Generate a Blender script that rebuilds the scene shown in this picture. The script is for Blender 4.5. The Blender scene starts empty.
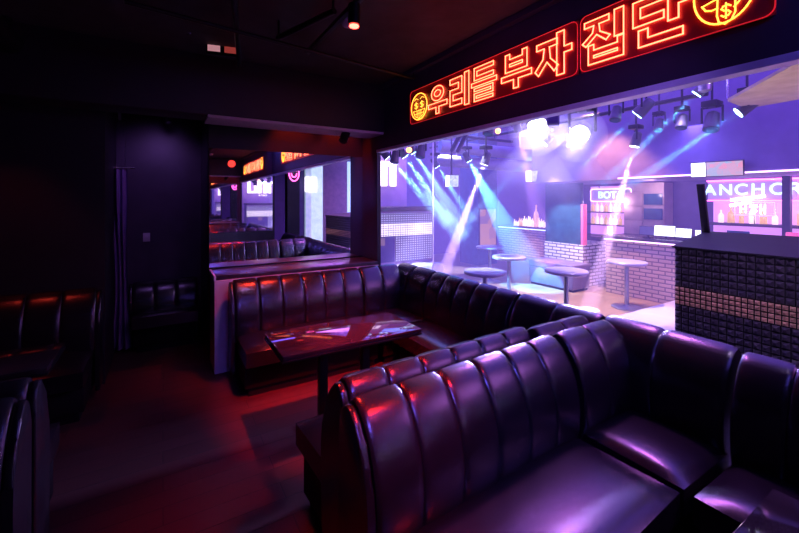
import bpy, bmesh, math, random
from math import sin, cos, pi, radians as R
from mathutils import Vector, Matrix
random.seed(7)
scn = bpy.context.scene
col = scn.collection

# ------------------------------------------------------------------ camera
CX, HY, F, VX, H = 399.5, 200.0, 390.0, 163.0, 1.7
YAW = math.atan((CX - VX) / F)
S_, C_ = sin(YAW), cos(YAW)
cam = bpy.data.cameras.new('camera')
cam.sensor_width = 36
cam.lens = F / 799 * 36
cam.shift_y = (HY - 266.5) / 799
cam.clip_start = 0.03
co = bpy.data.objects.new('camera', cam)
co.location = (0, 0, H)
co.rotation_euler = (pi / 2, 0, -YAW)
col.objects.link(co)
scn.camera = co

def at(px, py, d):
    r = (px - CX) / F * d
    return Vector((S_ * d + C_ * r, C_ * d - S_ * r, H - (py - HY) * d / F))

# ------------------------------------------------------------------ materials
def mat(name, color=(.5, .5, .5), rough=.5, metal=0, spec=.5, emit=None, strength=0, bump=0, bscale=40, vary=0, vscale=6, coat=0, alpha=1, trans=0):
    m = bpy.data.materials.new(name)
    m.use_nodes = True
    nt = m.node_tree
    b = nt.nodes['Principled BSDF']
    b.inputs['Base Color'].default_value = (*color, 1)
    b.inputs['Roughness'].default_value = rough
    b.inputs['Metallic'].default_value = metal
    b.inputs['Specular IOR Level'].default_value = spec
    b.inputs['Coat Weight'].default_value = coat
    b.inputs['Transmission Weight'].default_value = trans
    if emit:
        b.inputs['Emission Color'].default_value = (*emit, 1)
        b.inputs['Emission Strength'].default_value = strength
    tc = nt.nodes.new('ShaderNodeTexCoord')
    if vary:
        n = nt.nodes.new('ShaderNodeTexNoise'); n.inputs['Scale'].default_value = vscale; n.inputs['Detail'].default_value = 5
        nt.links.new(tc.outputs['Object'], n.inputs['Vector'])
        r = nt.nodes.new('ShaderNodeValToRGB')
        r.color_ramp.elements[0].color = (*[max(0, c * (1 - vary)) for c in color], 1)
        r.color_ramp.elements[1].color = (*[min(1, c * (1 + vary)) for c in color], 1)
        r.color_ramp.elements[0].position = .3; r.color_ramp.elements[1].position = .7
        nt.links.new(n.outputs['Fac'], r.inputs['Fac'])
        nt.links.new(r.outputs['Color'], b.inputs['Base Color'])
    if bump:
        n = nt.nodes.new('ShaderNodeTexNoise'); n.inputs['Scale'].default_value = bscale; n.inputs['Detail'].default_value = 6
        nt.links.new(tc.outputs['Object'], n.inputs['Vector'])
        bp = nt.nodes.new('ShaderNodeBump'); bp.inputs['Strength'].default_value = bump; bp.inputs['Distance'].default_value = .01
        nt.links.new(n.outputs['Fac'], bp.inputs['Height'])
        nt.links.new(bp.outputs['Normal'], b.inputs['Normal'])
    return m

def brick_mat(name, c1, c2, mortar, bw=.2, bh=.066, rough=.7, ms=.012):
    m = mat(name, c1, rough)
    nt = m.node_tree; b = nt.nodes['Principled BSDF']
    uv = nt.nodes.new('ShaderNodeUVMap'); uv.uv_map = 'UVMap'
    t = nt.nodes.new('ShaderNodeTexBrick')
    t.inputs['Color1'].default_value = (*c1, 1); t.inputs['Color2'].default_value = (*c2, 1); t.inputs['Mortar'].default_value = (*mortar, 1)
    t.inputs['Scale'].default_value = 1; t.inputs['Brick Width'].default_value = bw; t.inputs['Row Height'].default_value = bh
    t.inputs['Mortar Size'].default_value = ms; t.inputs['Mortar Smooth'].default_value = .2
    nt.links.new(uv.outputs['UV'], t.inputs['Vector'])
    nt.links.new(t.outputs['Color'], b.inputs['Base Color'])
    bp = nt.nodes.new('ShaderNodeBump'); bp.inputs['Strength'].default_value = .6; bp.inputs['Distance'].default_value = .01; bp.invert = True
    nt.links.new(t.outputs['Fac'], bp.inputs['Height']); nt.links.new(bp.outputs['Normal'], b.inputs['Normal'])
    return m

def plank_mat(name, c1, c2, mortar, bw, bh, rough, vert=False):
    m = brick_mat(name, c1, c2, mortar, bw, bh, rough, .003)
    return m

def dots_mat(name, back, dot, strength, pitch, hole=.3):
    # glowing dots in a regular grid
    m = mat(name, back, .4)
    nt = m.node_tree; b = nt.nodes['Principled BSDF']
    uv = nt.nodes.new('ShaderNodeUVMap'); uv.uv_map = 'UVMap'
    t = nt.nodes.new('ShaderNodeTexBrick'); t.offset = 0
    t.inputs['Color1'].default_value = (1, 1, 1, 1); t.inputs['Color2'].default_value = (.8, .8, .8, 1); t.inputs['Mortar'].default_value = (0.06, 0.05, 0.09, 1)
    t.inputs['Scale'].default_value = 1; t.inputs['Brick Width'].default_value = pitch; t.inputs['Row Height'].default_value = pitch * .8
    t.inputs['Mortar Size'].default_value = pitch * hole; t.inputs['Mortar Smooth'].default_value = .3
    nt.links.new(uv.outputs['UV'], t.inputs['Vector'])
    mx = nt.nodes.new('ShaderNodeMix'); mx.data_type = 'RGBA'; mx.blend_type = 'MULTIPLY'; mx.inputs[0].default_value = 1
    nt.links.new(t.outputs['Color'], mx.inputs[6]); mx.inputs[7].default_value = (*dot, 1)
    nt.links.new(mx.outputs[2], b.inputs['Emission Color']); b.inputs['Emission Strength'].default_value = strength
    return m

def screen_mat(name, c1, c2, strength, scale=9):
    m = mat(name, (.02, .02, .02), .3)
    nt = m.node_tree; b = nt.nodes['Principled BSDF']
    tc = nt.nodes.new('ShaderNodeTexCoord')
    v = nt.nodes.new('ShaderNodeTexVoronoi'); v.distance = 'CHEBYCHEV'; v.inputs['Scale'].default_value = scale
    nt.links.new(tc.outputs['Object'], v.inputs['Vector'])
    r = nt.nodes.new('ShaderNodeValToRGB')
    r.color_ramp.elements[0].color = (*c1, 1); r.color_ramp.elements[1].color = (*c2, 1)
    sp = nt.nodes.new('ShaderNodeSeparateColor'); nt.links.new(v.outputs['Color'], sp.inputs['Color'])
    nt.links.new(sp.outputs['Red'], r.inputs['Fac']); nt.links.new(r.outputs['Color'], b.inputs['Emission Color'])
    b.inputs['Emission Strength'].default_value = strength
    return m

M = {}
M['leather'] = mat('black leather', (.010, .008, .011), .27, spec=.7, bump=.07, bscale=110, vary=.3)
M['base'] = mat('black laminate base', (.005, .004, .005), .7, spec=.2, bump=.05)
M['blackmetal'] = mat('black metal', (.012, .012, .014), .35, metal=.6, vary=.1)
M['glosstop'] = mat('black glass tabletop', (.02, .012, .016), .06, spec=.8, vary=.5, vscale=3)
M['wallblack'] = mat('black painted wall', (.012, .009, .014), .55, bump=.1, bscale=25, vary=.2)
M['wallviolet'] = mat('dark violet glossy wall', (.05, .035, .06), .4, bump=.05, bscale=12, vary=.15)
M['ceil'] = mat('dark painted ceiling', (.035, .022, .03), .85, bump=.4, bscale=12, vary=.3)
M['header'] = mat('dark matte header board', (.03, .02, .04), .6, bump=.05, vary=.15)
M['trim'] = mat('pale violet metal trim', (.8, .74, .88), .35, metal=.2, vary=.1)
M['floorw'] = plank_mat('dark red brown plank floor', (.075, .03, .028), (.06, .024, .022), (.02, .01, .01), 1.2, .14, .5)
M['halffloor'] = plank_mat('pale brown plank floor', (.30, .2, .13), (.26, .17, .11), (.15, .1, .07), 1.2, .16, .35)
M['lamin'] = mat('pale laminate partition', (.62, .54, .6), .5, bump=.03, vary=.12)
M['stone'] = mat('dark polished stone', (.03, .025, .035), .3, spec=.7, bump=.2, bscale=18, vary=.6, vscale=14)
M['mirror'] = mat('silvered mirror', (.92, .9, .93), .015, metal=1, vary=.01)
M['curtain'] = mat('violet fabric', (.2, .13, .3), .9, bump=.2, vary=.15)
M['plate'] = mat('white plastic', (.6, .58, .6), .4, vary=.05)
M['chrome'] = mat('brushed steel', (.6, .6, .62), .25, metal=1, vary=.05)
M['neonred'] = mat('red neon tube', (.9, .3, .2), .3, emit=(1, .19, .08), strength=4.5, vary=.05)
M['neonrim'] = mat('thin red neon tube', (.6, .05, .05), .3, emit=(1, .02, .03), strength=.5, vary=.05)
M['neonyel'] = mat('yellow neon tube', (.9, .6, .2), .3, emit=(1, .45, .05), strength=2.6, vary=.05)
M['acrylic'] = mat('red tinted acrylic', (.38, .008, .018), .35, vary=.1)
M['neonpink'] = mat('pink neon', (.9, .2, .6), .3, emit=(1, .12, .55), strength=5, vary=.05)
M['neonmint'] = mat('mint neon', (.6, .9, .9), .3, emit=(.5, .95, .95), strength=1.5, vary=.05)
M['ledwhite'] = mat('white light', (.9, .9, .9), .3, emit=(1, .97, 1), strength=6, vary=.02)
M['ledviolet'] = mat('violet light strip', (.8, .5, .9), .3, emit=(.85, .55, 1), strength=2.5, vary=.02)
M['hotlamp'] = mat('hot lamp lens', (1, 1, 1), .3, emit=(.85, .82, 1), strength=40, vary=.02)
M['cyanlens'] = mat('cyan lamp lens', (.6, .9, 1), .3, emit=(.4, .8, 1), strength=14, vary=.02)
M['redlens'] = mat('red lamp lens', (1, .2, .1), .3, emit=(1, .06, .04), strength=14, vary=.02)
M['orangelens'] = mat('orange lamp lens', (1, .5, .2), .3, emit=(1, .3, .06), strength=6, vary=.02)
M['brickwhite'] = brick_mat('white painted brick', (.78, .76, .78), (.68, .66, .7), (.12, .11, .13))
M['brickbrown'] = brick_mat('pale brown brick', (.42, .3, .26), (.34, .25, .22), (.13, .1, .1))
M['counter'] = mat('dark bar counter', (.07, .05, .06), .25, vary=.3)
M['hallwall'] = mat('violet hall wall', (.09, .06, .2), .7, bump=.05, vary=.1)
M['soffit'] = mat('violet soffit', (.12, .08, .24), .7, vary=.1)
M['darkpanel'] = mat('dark glossy panel', (.025, .09, .15), .15, vary=.2)
M['cabinet'] = mat('beige cabinet board', (.42, .32, .3), .5, bump=.03, vary=.1)
M['cubevinyl'] = mat('violet grey vinyl', (.16, .13, .24), .4, bump=.1, vary=.15)
M['stud'] = mat('black studded panel', (.07, .055, .09), .32, spec=.6, vary=.2)
M['studtan'] = mat('tan studded panel', (.62, .36, .26), .4, vary=.25, vscale=20)
M['boothtop'] = mat('matt black top', (.012, .01, .018), .6, vary=.2)
M['tabletop'] = mat('dark round tabletop', (.26, .24, .34), .3, vary=.2)
M['pole'] = mat('grey steel pole', (.3, .3, .36), .35, metal=.7, vary=.1)
M['canvas'] = mat('beige canvas', (.38, .3, .24), .8, bump=.2, vary=.15)
M['headgrey'] = mat('dark grey lamp casing', (.07, .065, .09), .4, vary=.1)
M['duct'] = mat('pale grey duct', (.22, .2, .28), .5, vary=.1)
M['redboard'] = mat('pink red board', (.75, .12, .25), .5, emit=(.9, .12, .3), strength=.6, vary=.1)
M['stage'] = mat('pale violet stage deck', (.5, .46, .56), .4, vary=.08)
M['glass'] = mat('glowing liquor glass', (.5, .3, .12), .15, emit=(1, .55, .22), strength=.55, vary=.4, vscale=30)  # emission put into the glass in place of backlight
M['glass2'] = mat('glowing clear glass', (.7, .65, .6), .15, emit=(1, .8, .62), strength=.9, vary=.3, vscale=30)  # glow in the glass stands in for backlight here too
M['tvcase'] = mat('black television case', (.01, .01, .012), .35, vary=.1)
M['screen'] = screen_mat('busy screen', (.9, .35, .5), (.35, .55, .75), .9, 14)
M['screenpale'] = screen_mat('pale busy screen', (.75, .8, 1), (.4, .45, .7), 1.0, 22)
M['screenwhite'] = mat('bright white screen', (.8, .8, .8), .3, emit=(.9, .97, 1), strength=1.7, vary=.03)
M['screendark'] = mat('dark violet screen', (.06, .05, .12), .25, emit=(.2, .15, .45), strength=.3, vary=.2)
M['picture'] = screen_mat('orange picture', (.15, .12, .4), (1, .45, .15), .55, 3)
M['backbar'] = mat('lit back bar panel', (.5, .35, .6), .5, emit=(.9, .35, .95), strength=.75, vary=.25, vscale=2)
M['dots'] = dots_mat('grid of glowing dots', (.12, .09, .2), (.8, .75, 1), .75, .05, .26)
M['dotsbright'] = dots_mat('bright grid of glowing dots', (.3, .25, .3), (1, .93, .85), 1.5, .05, .16)
M['signwhite'] = mat('white lit letters', (1, 1, 1), .4, emit=(1, .98, 1), strength=1.6, vary=.02)
M['signback'] = mat('lavender sign board', (.3, .2, .5), .5, emit=(.4, .25, .95), strength=.7, vary=.1)
M['pinkpanel'] = mat('lit pink violet wall', (.35, .24, .42), .6, vary=.1)

# ------------------------------------------------------------------ mesh builder
class MB:
    def __init__(s): s.bm = bmesh.new()
    def box(s, x0, x1, y0, y1, z0, z1, bev=0, seg=2):
        b = bmesh.new()
        bmesh.ops.create_cube(b, size=1)
        for v in b.verts:
            v.co = Vector((x0 + (v.co.x + .5) * (x1 - x0), y0 + (v.co.y + .5) * (y1 - y0), z0 + (v.co.z + .5) * (z1 - z0)))
        if bev: bmesh.ops.bevel(b, geom=list(b.edges), offset=bev, segments=seg, profile=.5, affect='EDGES')
        s.merge(b); return s
    def merge(s, b, mtx=None):
        if mtx is not None: bmesh.ops.transform(b, matrix=mtx, verts=b.verts)
        me = bpy.data.meshes.new('tmp'); b.to_mesh(me); b.free(); s.bm.from_mesh(me); bpy.data.meshes.remove(me); return s
    def tube(s, p0, p1, r, n=8, r2=None):
        p0, p1 = Vector(p0), Vector(p1); d = p1 - p0
        if d.length < 1e-6: return s
        b = bmesh.new()
        bmesh.ops.create_cone(b, cap_ends=True, segments=n, radius1=r, radius2=r if r2 is None else r2, depth=d.length)
        return s.merge(b, Matrix.Translation((p0 + p1) / 2) @ d.to_track_quat('Z', 'Y').to_matrix().to_4x4())
    def path(s, pts, r, closed=False, n=6):
        pts = [Vector(p) for p in pts]; k = len(pts)
        for i in range(k if closed else k - 1):
            a, b = pts[i], pts[(i + 1) % k]; d = (b - a)
            if d.length < 1e-6: continue
            d.normalize(); s.tube(a - d * r * .6, b + d * r * .6, r, n)
        return s
    def lathe(s, prof, n=24, loc=(0, 0, 0)):
        rings = []
        for (r, z) in prof:
            rings.append([s.bm.verts.new((loc[0] + max(r, 1e-4) * cos(2 * pi * i / n), loc[1] + max(r, 1e-4) * sin(2 * pi * i / n), loc[2] + z)) for i in range(n)])
        for a, b in zip(rings, rings[1:]):
            for i in range(n):
                s.bm.faces.new((a[i], a[(i + 1) % n], b[(i + 1) % n], b[i]))
        for rg in (rings[0], rings[-1]):
            try: s.bm.faces.new(rg)
            except ValueError: pass
        return s
    def sphere(s, c, r, n=12):
        b = bmesh.new(); bmesh.ops.create_uvsphere(b, u_segments=n, v_segments=n // 2 + 2, radius=r)
        return s.merge(b, Matrix.Translation(c))
    def poly(s, pts):
        s.bm.faces.new([s.bm.verts.new(p) for p in pts]); return s
    def build(s, name, m, parent=None, smooth=True, mtx=None):
        bm = s.bm
        if mtx is not None: bmesh.ops.transform(bm, matrix=mtx, verts=bm.verts)
        bmesh.ops.recalc_face_normals(bm, faces=bm.faces)
        uv = bm.loops.layers.uv.new('UVMap')
        for f in bm.faces:
            n = f.normal; ax = max(range(3), key=lambda i: abs(n[i]))
            for l in f.loops:
                c = l.vert.co
                l[uv].uv = (c.y, c.z) if ax == 0 else (c.x, c.z) if ax == 1 else (c.x, c.y)
        me = bpy.data.meshes.new(name); bm.to_mesh(me); bm.free()
        if smooth:
            me.shade_smooth()
            me.set_sharp_from_angle(angle=R(38))
        me.materials.append(m)
        o = bpy.data.objects.new(name, me); col.objects.link(o)
        if parent: o.parent = parent
        return o

def tag(o, label=None, cat=None, group=None, kind=None):
    if label: o['label'] = label
    if cat: o['category'] = cat
    if group: o['group'] = group
    if kind: o['kind'] = kind
    return o
def empty(name, loc=(0, 0, 0), rz=0, label=None, cat=None, group=None):
    o = bpy.data.objects.new(name, None); o.empty_display_size = .1
    o.location = loc; o.rotation_euler = (0, 0, rz); col.objects.link(o)
    return tag(o, label, cat, group)
def struct(name, mb, m, parent=None, smooth=True):
    o = mb.build(name, m, parent, smooth)
    if not parent: o['kind'] = 'structure'
    return o
KIDS = {}
def copy_tree(o, parent=None):
    c = o.copy(); col.objects.link(c)
    if parent: c.parent = parent
    for ch in [x for x in bpy.data.objects if x.parent == o]: copy_tree(ch, c)
    return c

# ------------------------------------------------------------------ room shell (lounge)
W = 2.25          # wall plane with the wide opening
MY = 4.64         # mirror plane at the far end
BY = -.30         # mirror plane behind the camera
CZ = 3.06
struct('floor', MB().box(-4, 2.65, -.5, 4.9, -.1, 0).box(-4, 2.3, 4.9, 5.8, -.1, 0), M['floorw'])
struct('ceiling', MB().box(-4, W + .06, -.5, 5.8, CZ, CZ + .1), M['ceil'])
struct('wall_right', MB().box(W, W + .06, -.5, 4.24, 2.315, CZ), M['header'])
struct('wall_hall_header', MB().box(W, W + .06, -.5, 4.24, CZ + .101, 3.69), M['hallwall'])
struct('trim_1', MB().box(W - .012, W + .07, -.5, 4.24, 2.28, 2.315), M['trim'])
struct('wall_pillar', MB().box(W, 2.30, 4.24, 4.9, 0, CZ), M['wallblack'])
struct('wall_back', MB().box(.42, W, MY + .012, MY + .14, 0, CZ), M['wallblack'])
struct('wall_recess', MB().box(-.42, .42, 5.62, 5.75, 0, CZ), M['wallviolet'])
struct('wall_recess_side', MB().box(.42, .52, MY + .14, 5.75, 0, CZ), M['wallviolet'])
struct('wall_left_block', MB().box(-4, -.46, 4.5, 5.75, 0, CZ), M['wallblack'])
struct('wall_left', MB().box(-4.1, -4, -.5, 5.8, 0, CZ), M['wallblack'])
struct('wall_front', MB().box(-4, 2.3, BY - .14, BY - .012, 0, CZ), M['wallblack'])
struct('ceiling_beam', MB().box(-4, W, 4.06, 4.4, 2.5, CZ, .01), M['wallblack'])
struct('ceiling_beam_edge', MB().box(.36, W - .02, 4.04, 4.42, 2.475, 2.5), M['lamin'])
struct('trim_2', MB().box(-.46, -.38, 5.53, 5.61, 0, 2.62), M['wallviolet'])
struct('trim_3', MB().box(W - .06, W - .005, -.5, 4.05, CZ - .05, CZ - .005), M['header'])
# mirrors
mr = MB().box(.425, W - .005, MY, MY + .01, .97, 2.262).build('wall_mirror', M['mirror'])
tag(mr, 'wide wall mirror above the stone ledge reflecting booths and neon sign', 'mirror')
mr2 = MB().box(.425, W - .005, BY - .01, BY, .97, 3.0).build('wall_mirror', M['mirror'])
tag(mr2, 'wall mirror facing the ledge mirror from the other end of the booths', 'mirror')
# partition
pt = empty('partition_ledge', (.43, 4.185, 0), 0, 'low pale partition with dark stone top below the wall mirror', 'partition')
MB().box(0, W - .435, 0, .44, 0, .91).build('panel', M['lamin'], pt)
MB().box(.012, W - .437, .012, .442, .91, .955, .006).build('ledge_top', M['stone'], pt)
mg = MB().box(-.006, .012, -.002, .44, .91, .957).build('end_trim', M['trim'], pt)
mg['label'] = 'pale end strip of the ledge catching red light'

# ------------------------------------------------------------------ sofas
def back_mesh(mb, w, nch, D, top=.93, flat=.5):
    # upholstered back with vertical rounded channels, x 0..w, front at y = D-.22
    f = D - .215
    prof = [(f - .01, .36), (f - .036, .46), (f - .042, .56), (f - .034, .65), (f - .012, .735), (f + .022, .812), (f + .064, .873), (f + .11, .912), (f + .148, .92), (f + .182, .897), (f + .205, .85), (f + .213, .79), (f + .215, .6), (f + .215, .08)]
    prof = [(y, z * top / .93) for y, z in prof]
    nrm = []
    for i in range(len(prof)):
        a, b = prof[max(0, i - 1)], prof[min(len(prof) - 1, i + 1)]
        t = Vector((b[0] - a[0], b[1] - a[1])).normalized(); nrm.append((-t.y, t.x))
    N = 12; xs = []; offs = []
    for c in range(nch):
        for k in range(N + (c == nch - 1)):
            u = k / N; uu = .5 - .5 * cos(pi * u)
            xs.append((c + uu) * w / nch); offs.append(.009 * (1 - abs(2 * uu - 1) ** 14) - .006 + .003 * (1 - (2 * uu - 1) ** 2))
    rows = []
    for x, o in zip(xs, offs):
        row = []
        for i, (y, z) in enumerate(prof):
            k = 1 if i <= 10 else .25
            row.append(mb.bm.verts.new((x, y + nrm[i][0] * o * k, z + nrm[i][1] * o * k)))
        rows.append(row)
    for a, b in zip(rows, rows[1:]):
        for i in range(len(prof) - 1): mb.bm.faces.new((a[i], a[i + 1], b[i + 1], b[i]))
    mb.bm.faces.new(rows[0]); mb.bm.faces.new(rows[-1])
    return mb
def end_mesh(mb, x0, x1, D, top=.93):
    f = D - .215
    prof = [(f - .02, .1), (f - .032, .56), (f - .022, .65), (f - .002, .73), (f + .03, .80), (f + .07, .86), (f + .112, .898), (f + .148, .905), (f + .18, .882), (f + .2, .84), (f + .208, .78), (f + .208, .06), (f - .02, .06)]
    prof = [(y, z * top / .93) for y, z in prof]
    b = bmesh.new()
    va = [b.verts.new((x0, y, z)) for y, z in prof]; vb = [b.verts.new((x1, y, z)) for y, z in prof]
    b.faces.new(va); b.faces.new(vb)
    k = len(prof)
    for i in range(k): b.faces.new((va[i], va[(i + 1) % k], vb[(i + 1) % k], vb[i]))
    bmesh.ops.bevel(b, geom=[e for e in b.edges], offset=.01, segments=2, profile=.5, affect='EDGES')
    return mb.merge(b)
def seat_mesh(mb, x0, x1, y0, y1, z0=.29, z1=.45):
    # cushion with a crowned top and rolled edges
    nx, ny = 16, 12; b = bmesh.new(); g = []
    for i in range(nx + 1):
        r = []
        for j in range(ny + 1):
            u, v = i / nx, j / ny
            ex = (1 - abs(2 * u - 1) ** 8); ey = (1 - abs(2 * v - 1) ** 8)
            z = z1 - .035 + .035 * min(ex, 1) * min(ey, 1) + .012 * sin(pi * u) * sin(pi * v)
            r.append(b.verts.new((x0 + u * (x1 - x0), y0 + v * (y1 - y0), z)))
        g.append(r)
    for i in range(nx):
        for j in range(ny): b.faces.new((g[i][j], g[i + 1][j], g[i + 1][j + 1], g[i][j + 1]))
    rim = [g[i][0] for i in range(nx + 1)] + [g[nx][j] for j in range(1, ny + 1)] + [g[i][ny] for i in range(nx - 1, -1, -1)] + [g[0][j] for j in range(ny - 1, 0, -1)]
    lo = [b.verts.new((v.co.x, v.co.y, z0)) for v in rim]
    for i in range(len(rim)):
        j = (i + 1) % len(rim); b.faces.new((rim[i], lo[i], lo[j], rim[j]))
    b.faces.new(lo)
    return mb.merge(b)
def sofa(w, nch, D, loc, rz, label, group, ends='LR', top=.93):
    o = empty('booth_sofa', loc, rz, label, 'sofa', group)
    back_mesh(MB(), w, nch, D, top).build('backrest', M['leather'], o)
    seat_mesh(MB(), .012, w - .012, 0, D - .21).build('seat_cushion', M['leather'], o)
    MB().box(.02, w - .02, .10, D - .01, .07, .29, .008).build('base', M['base'], o)
    MB().box(.05, w - .05, .12, D - .05, 0, .07).build('plinth', M['base'], o)
    if 'L' in ends: end_mesh(MB(), -.035, -.002, D, top).build('end_panel', M['leather'], o)
    if 'R' in ends: end_mesh(MB(), w + .002, w + .035, D, top).build('end_panel', M['leather'], o)
    return o
def corner(w, D, loc, label, flip=False, top=.93):
    # back along the +Y side (two channels) and along the +X side
    o = empty('corner_sofa', loc, 0, label, 'sofa', 'corner sofa units')
    f = D - .215
    m1 = MB(); back_mesh(m1, w - .2, 2, D, top)
    m2 = MB(); back_mesh(m2, D - .02, 2, .215, top)   # runs along Y after turning
    m2m = Matrix.Translation((w - .215, D - .012, 0)) @ Matrix.Rotation(-pi / 2, 4, 'Z')
    ms = MB(); seat_mesh(ms, .01, w - .215, 0, f)
    mb_ = MB().box(.02, w - .02, .10, D - .01, .07, .29, .008)
    mp = MB().box(.05, w - .05, .12, D - .05, 0, .07)
    fl = Matrix.Translation((0, D, 0)) @ Matrix.Diagonal((1, -1, 1, 1)) if flip else Matrix.Identity(4)
    m1.build('backrest', M['leather'], o, mtx=fl); m2.build('side_backrest', M['leather'], o, mtx=fl @ m2m)
    ms.build('seat_cushion', M['leather'], o, mtx=fl); mb_.build('base', M['base'], o, mtx=fl); mp.build('plinth', M['base'], o, mtx=fl)
    return o
GA = 'straight booth sofas with channelled leather backs'
TILT = R(3.2)
sofa(1.33, 6, .72, (.58, 3.44, 0), 0, 'black leather booth sofa against the pale partition, facing the viewer', GA, 'L')
corner(.70, .72, (1.925, 3.44, 0), 'corner sofa unit where the partition meets the dark pillar')
sofa(1.15, 5, .66, (1.96, 3.42, 0), -pi / 2, 'black leather sofa under the opening beside the glass table', GA, '')
corner(.70, .72, (1.93, 1.535, 0), 'corner sofa unit at the near right end of the glass table booth', True)
sofa(1.22, 6, .72, (1.86, 2.30, 0), pi + TILT, 'black leather sofa seen from behind, facing the mirror', GA, 'R')
sofa(1.28, 6, .72, (.675, .755, 0), TILT, 'large black leather sofa in the near booth, back to back with another', GA, 'L')
corner(.70, .72, (1.965, .825, 0), 'corner sofa unit with violet sheen seat in the near booth')
sofa(1.0, 5, .66, (1.965, .795, 0), -pi / 2, 'black leather sofa under the opening beside the studded booth', GA, '')
# left side of the aisle
sofa(1.6, 7, .72, (-2.1, 3.72, 0), 0, 'dark leather sofa left of the aisle in front of the black wall', GA)
sofa(1.6, 7, .72, (-.50, 2.95, 0), pi, 'dark leather sofa left of the aisle facing away, shiny end edge', GA)
sofa(1.6, 7, .72, (-2.1, 1.46, 0), 0, 'dark leather sofa at the extreme left edge of the frame', GA)
sofa(.66, 3, .5, (-.30, 5.1, 0), 0, 'low dark bench sofa in the recess beside the curtain', GA, 'L', .74)

# ------------------------------------------------------------------ rectangular tables
def table(x0, x1, y0, y1, label):
    o = empty('booth_table', ((x0 + x1) / 2, (y0 + y1) / 2, 0), 0, label, 'table', 'rectangular booth tables')
    a, b = (x1 - x0) / 2, (y1 - y0) / 2
    MB().box(-a, a, -b, b, .69, .72, .004).build('tabletop', M['glosstop'], o)
    MB().box(-a - .004, a + .004, -b - .004, b + .004, .675, .69, .003).build('edge_trim', M['blackmetal'], o)
    for s in (-1, 1):
        MB().box(s * .17 - .03, s * .17 + .03, -.03, .03, .03, .676, .004).build('leg', M['blackmetal'], o)
    MB().box(-.3, .3, -.2, .2, 0, .03, .006).build('base', M['blackmetal'], o)
    return o
table(.64, 1.685, 2.455, 2.975, 'black glass table in the middle booth with two steel posts')
table(.62, 1.775, -.03, .475, 'dark glass table cut off at the lower right corner')
table(-1.75, -.58, 3.02, 3.5, 'dark table between the two leather sofas left of the aisle')

# ------------------------------------------------------------------ neon signs (on the header, lettering drawn as outlined strokes)
SX = W - .03
def circ(cx, cy, rx, ry, n=28, a0=0, a1=2 * pi):
    return [(cx + rx * cos(a0 + (a1 - a0) * i / n), cy + ry * sin(a0 + (a1 - a0) * i / n)) for i in range(n)]
G = {}
def T_(x0, x1, yt, yb, xs0, xs1, yl):   # bar with a stem below
    return [(x0, yt), (x1, yt), (x1, yb), (xs1, yb), (xs1, yl), (xs0, yl), (xs0, yb), (x0, yb)]
def rieul(x0, x1, y0, y1, t):
    h = (y1 - y0 - 5 * t) / 2 if False else 0
    m = (y0 + y1) / 2
    return [(x0, y1), (x1, y1), (x1, m - t / 2), (x0 + t, m - t / 2), (x0 + t, y0 + t), (x1, y0 + t), (x1, y0), (x0, y0), (x0, m + t / 2), (x1 - t, m + t / 2), (x1 - t, y1 - t), (x0, y1 - t)]
def digeut(x0, x1, y0, y1, t):
    return [(x0, y1), (x1, y1), (x1, y1 - t), (x0 + t, y1 - t), (x0 + t, y0 + t), (x1, y0 + t), (x1, y0), (x0, y0)]
def bieup(x0, x1, y0, y1, t):
    m = y0 + (y1 - y0) * .58
    out = [(x0, y1), (x0 + t, y1), (x0 + t, m + t * .4), (x1 - t, m + t * .4), (x1 - t, y1), (x1, y1), (x1, y0), (x0, y0)]
    inn = [(x0 + t, m - t * .5), (x1 - t, m - t * .5), (x1 - t, y0 + t * .95), (x0 + t, y0 + t * .95)]
    return [out, inn]
def jieut(x0, x1, y0, y1, t):
    w = x1 - x0; h = y1 - y0; c = (x0 + x1) / 2
    return [(x0 + .06 * w, y1), (x1 - .04 * w, y1), (x1 - .04 * w, y1 - t), (c + t * .55, y1 - t), (c + t * .75, y0 + .45 * h), (x1, y0 + .17 * h), (x1 - t * .75, y0 + .02 * h),
            (c + .02 * w, y0 + .36 * h), (x0 + t * .6, y0), (x0 - .02 * w, y0 + .15 * h), (c - t * .7, y0 + .48 * h), (c - t * .45, y1 - t), (x0 + .06 * w, y1 - t)]
def rect(x0, x1, y0, y1): return [(x0, y1), (x1, y1), (x1, y0), (x0, y0)]
def a_vowel(x0, x1, xt, y0, y1, ym, t): return [(x0, y1), (x1, y1), (x1, ym + t / 2), (xt, ym + t / 2), (xt, ym - t / 2), (x1, ym - t / 2), (x1, y0), (x0, y0)]
G['u'] = [circ(.5, .735, .33, .265), circ(.5, .735, .17, .115, 20), T_(.0, 1, .40, .24, .42, .58, 0)]
G['ri'] = [rieul(0, .62, .06, .95, .17), rect(.76, .97, -.02, 1.02)]
G['deul'] = [digeut(.12, .92, .62, 1, .115), rect(0, 1.04, .43, .55), rieul(.12, .90, -.02, .37, .085)]
G['bu'] = bieup(.14, .86, .5, 1, .15) + [T_(0, 1, .4, .25, .42, .58, 0)]
G['ja'] = [jieut(0, .66, .1, .9, .15), a_vowel(.62, .82, 1.02, -.02, 1.02, .56, .15)]
G['jip'] = [jieut(0, .68, .42, .98, .13), rect(.78, .99, .44, 1.02)] + bieup(.14, .99, -.02, .42, .14)
G['dan'] = [digeut(0, .64, .44, .98, .16), a_vowel(.72, .92, 1.12, .34, 1.03, .70, .15), [(.12, .34), (.32, .34), (.32, .14), (1.0, .14), (1.0, -.02), (.12, -.02)]]
def sgn(u, v): return Vector((SX, u, v))
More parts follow.
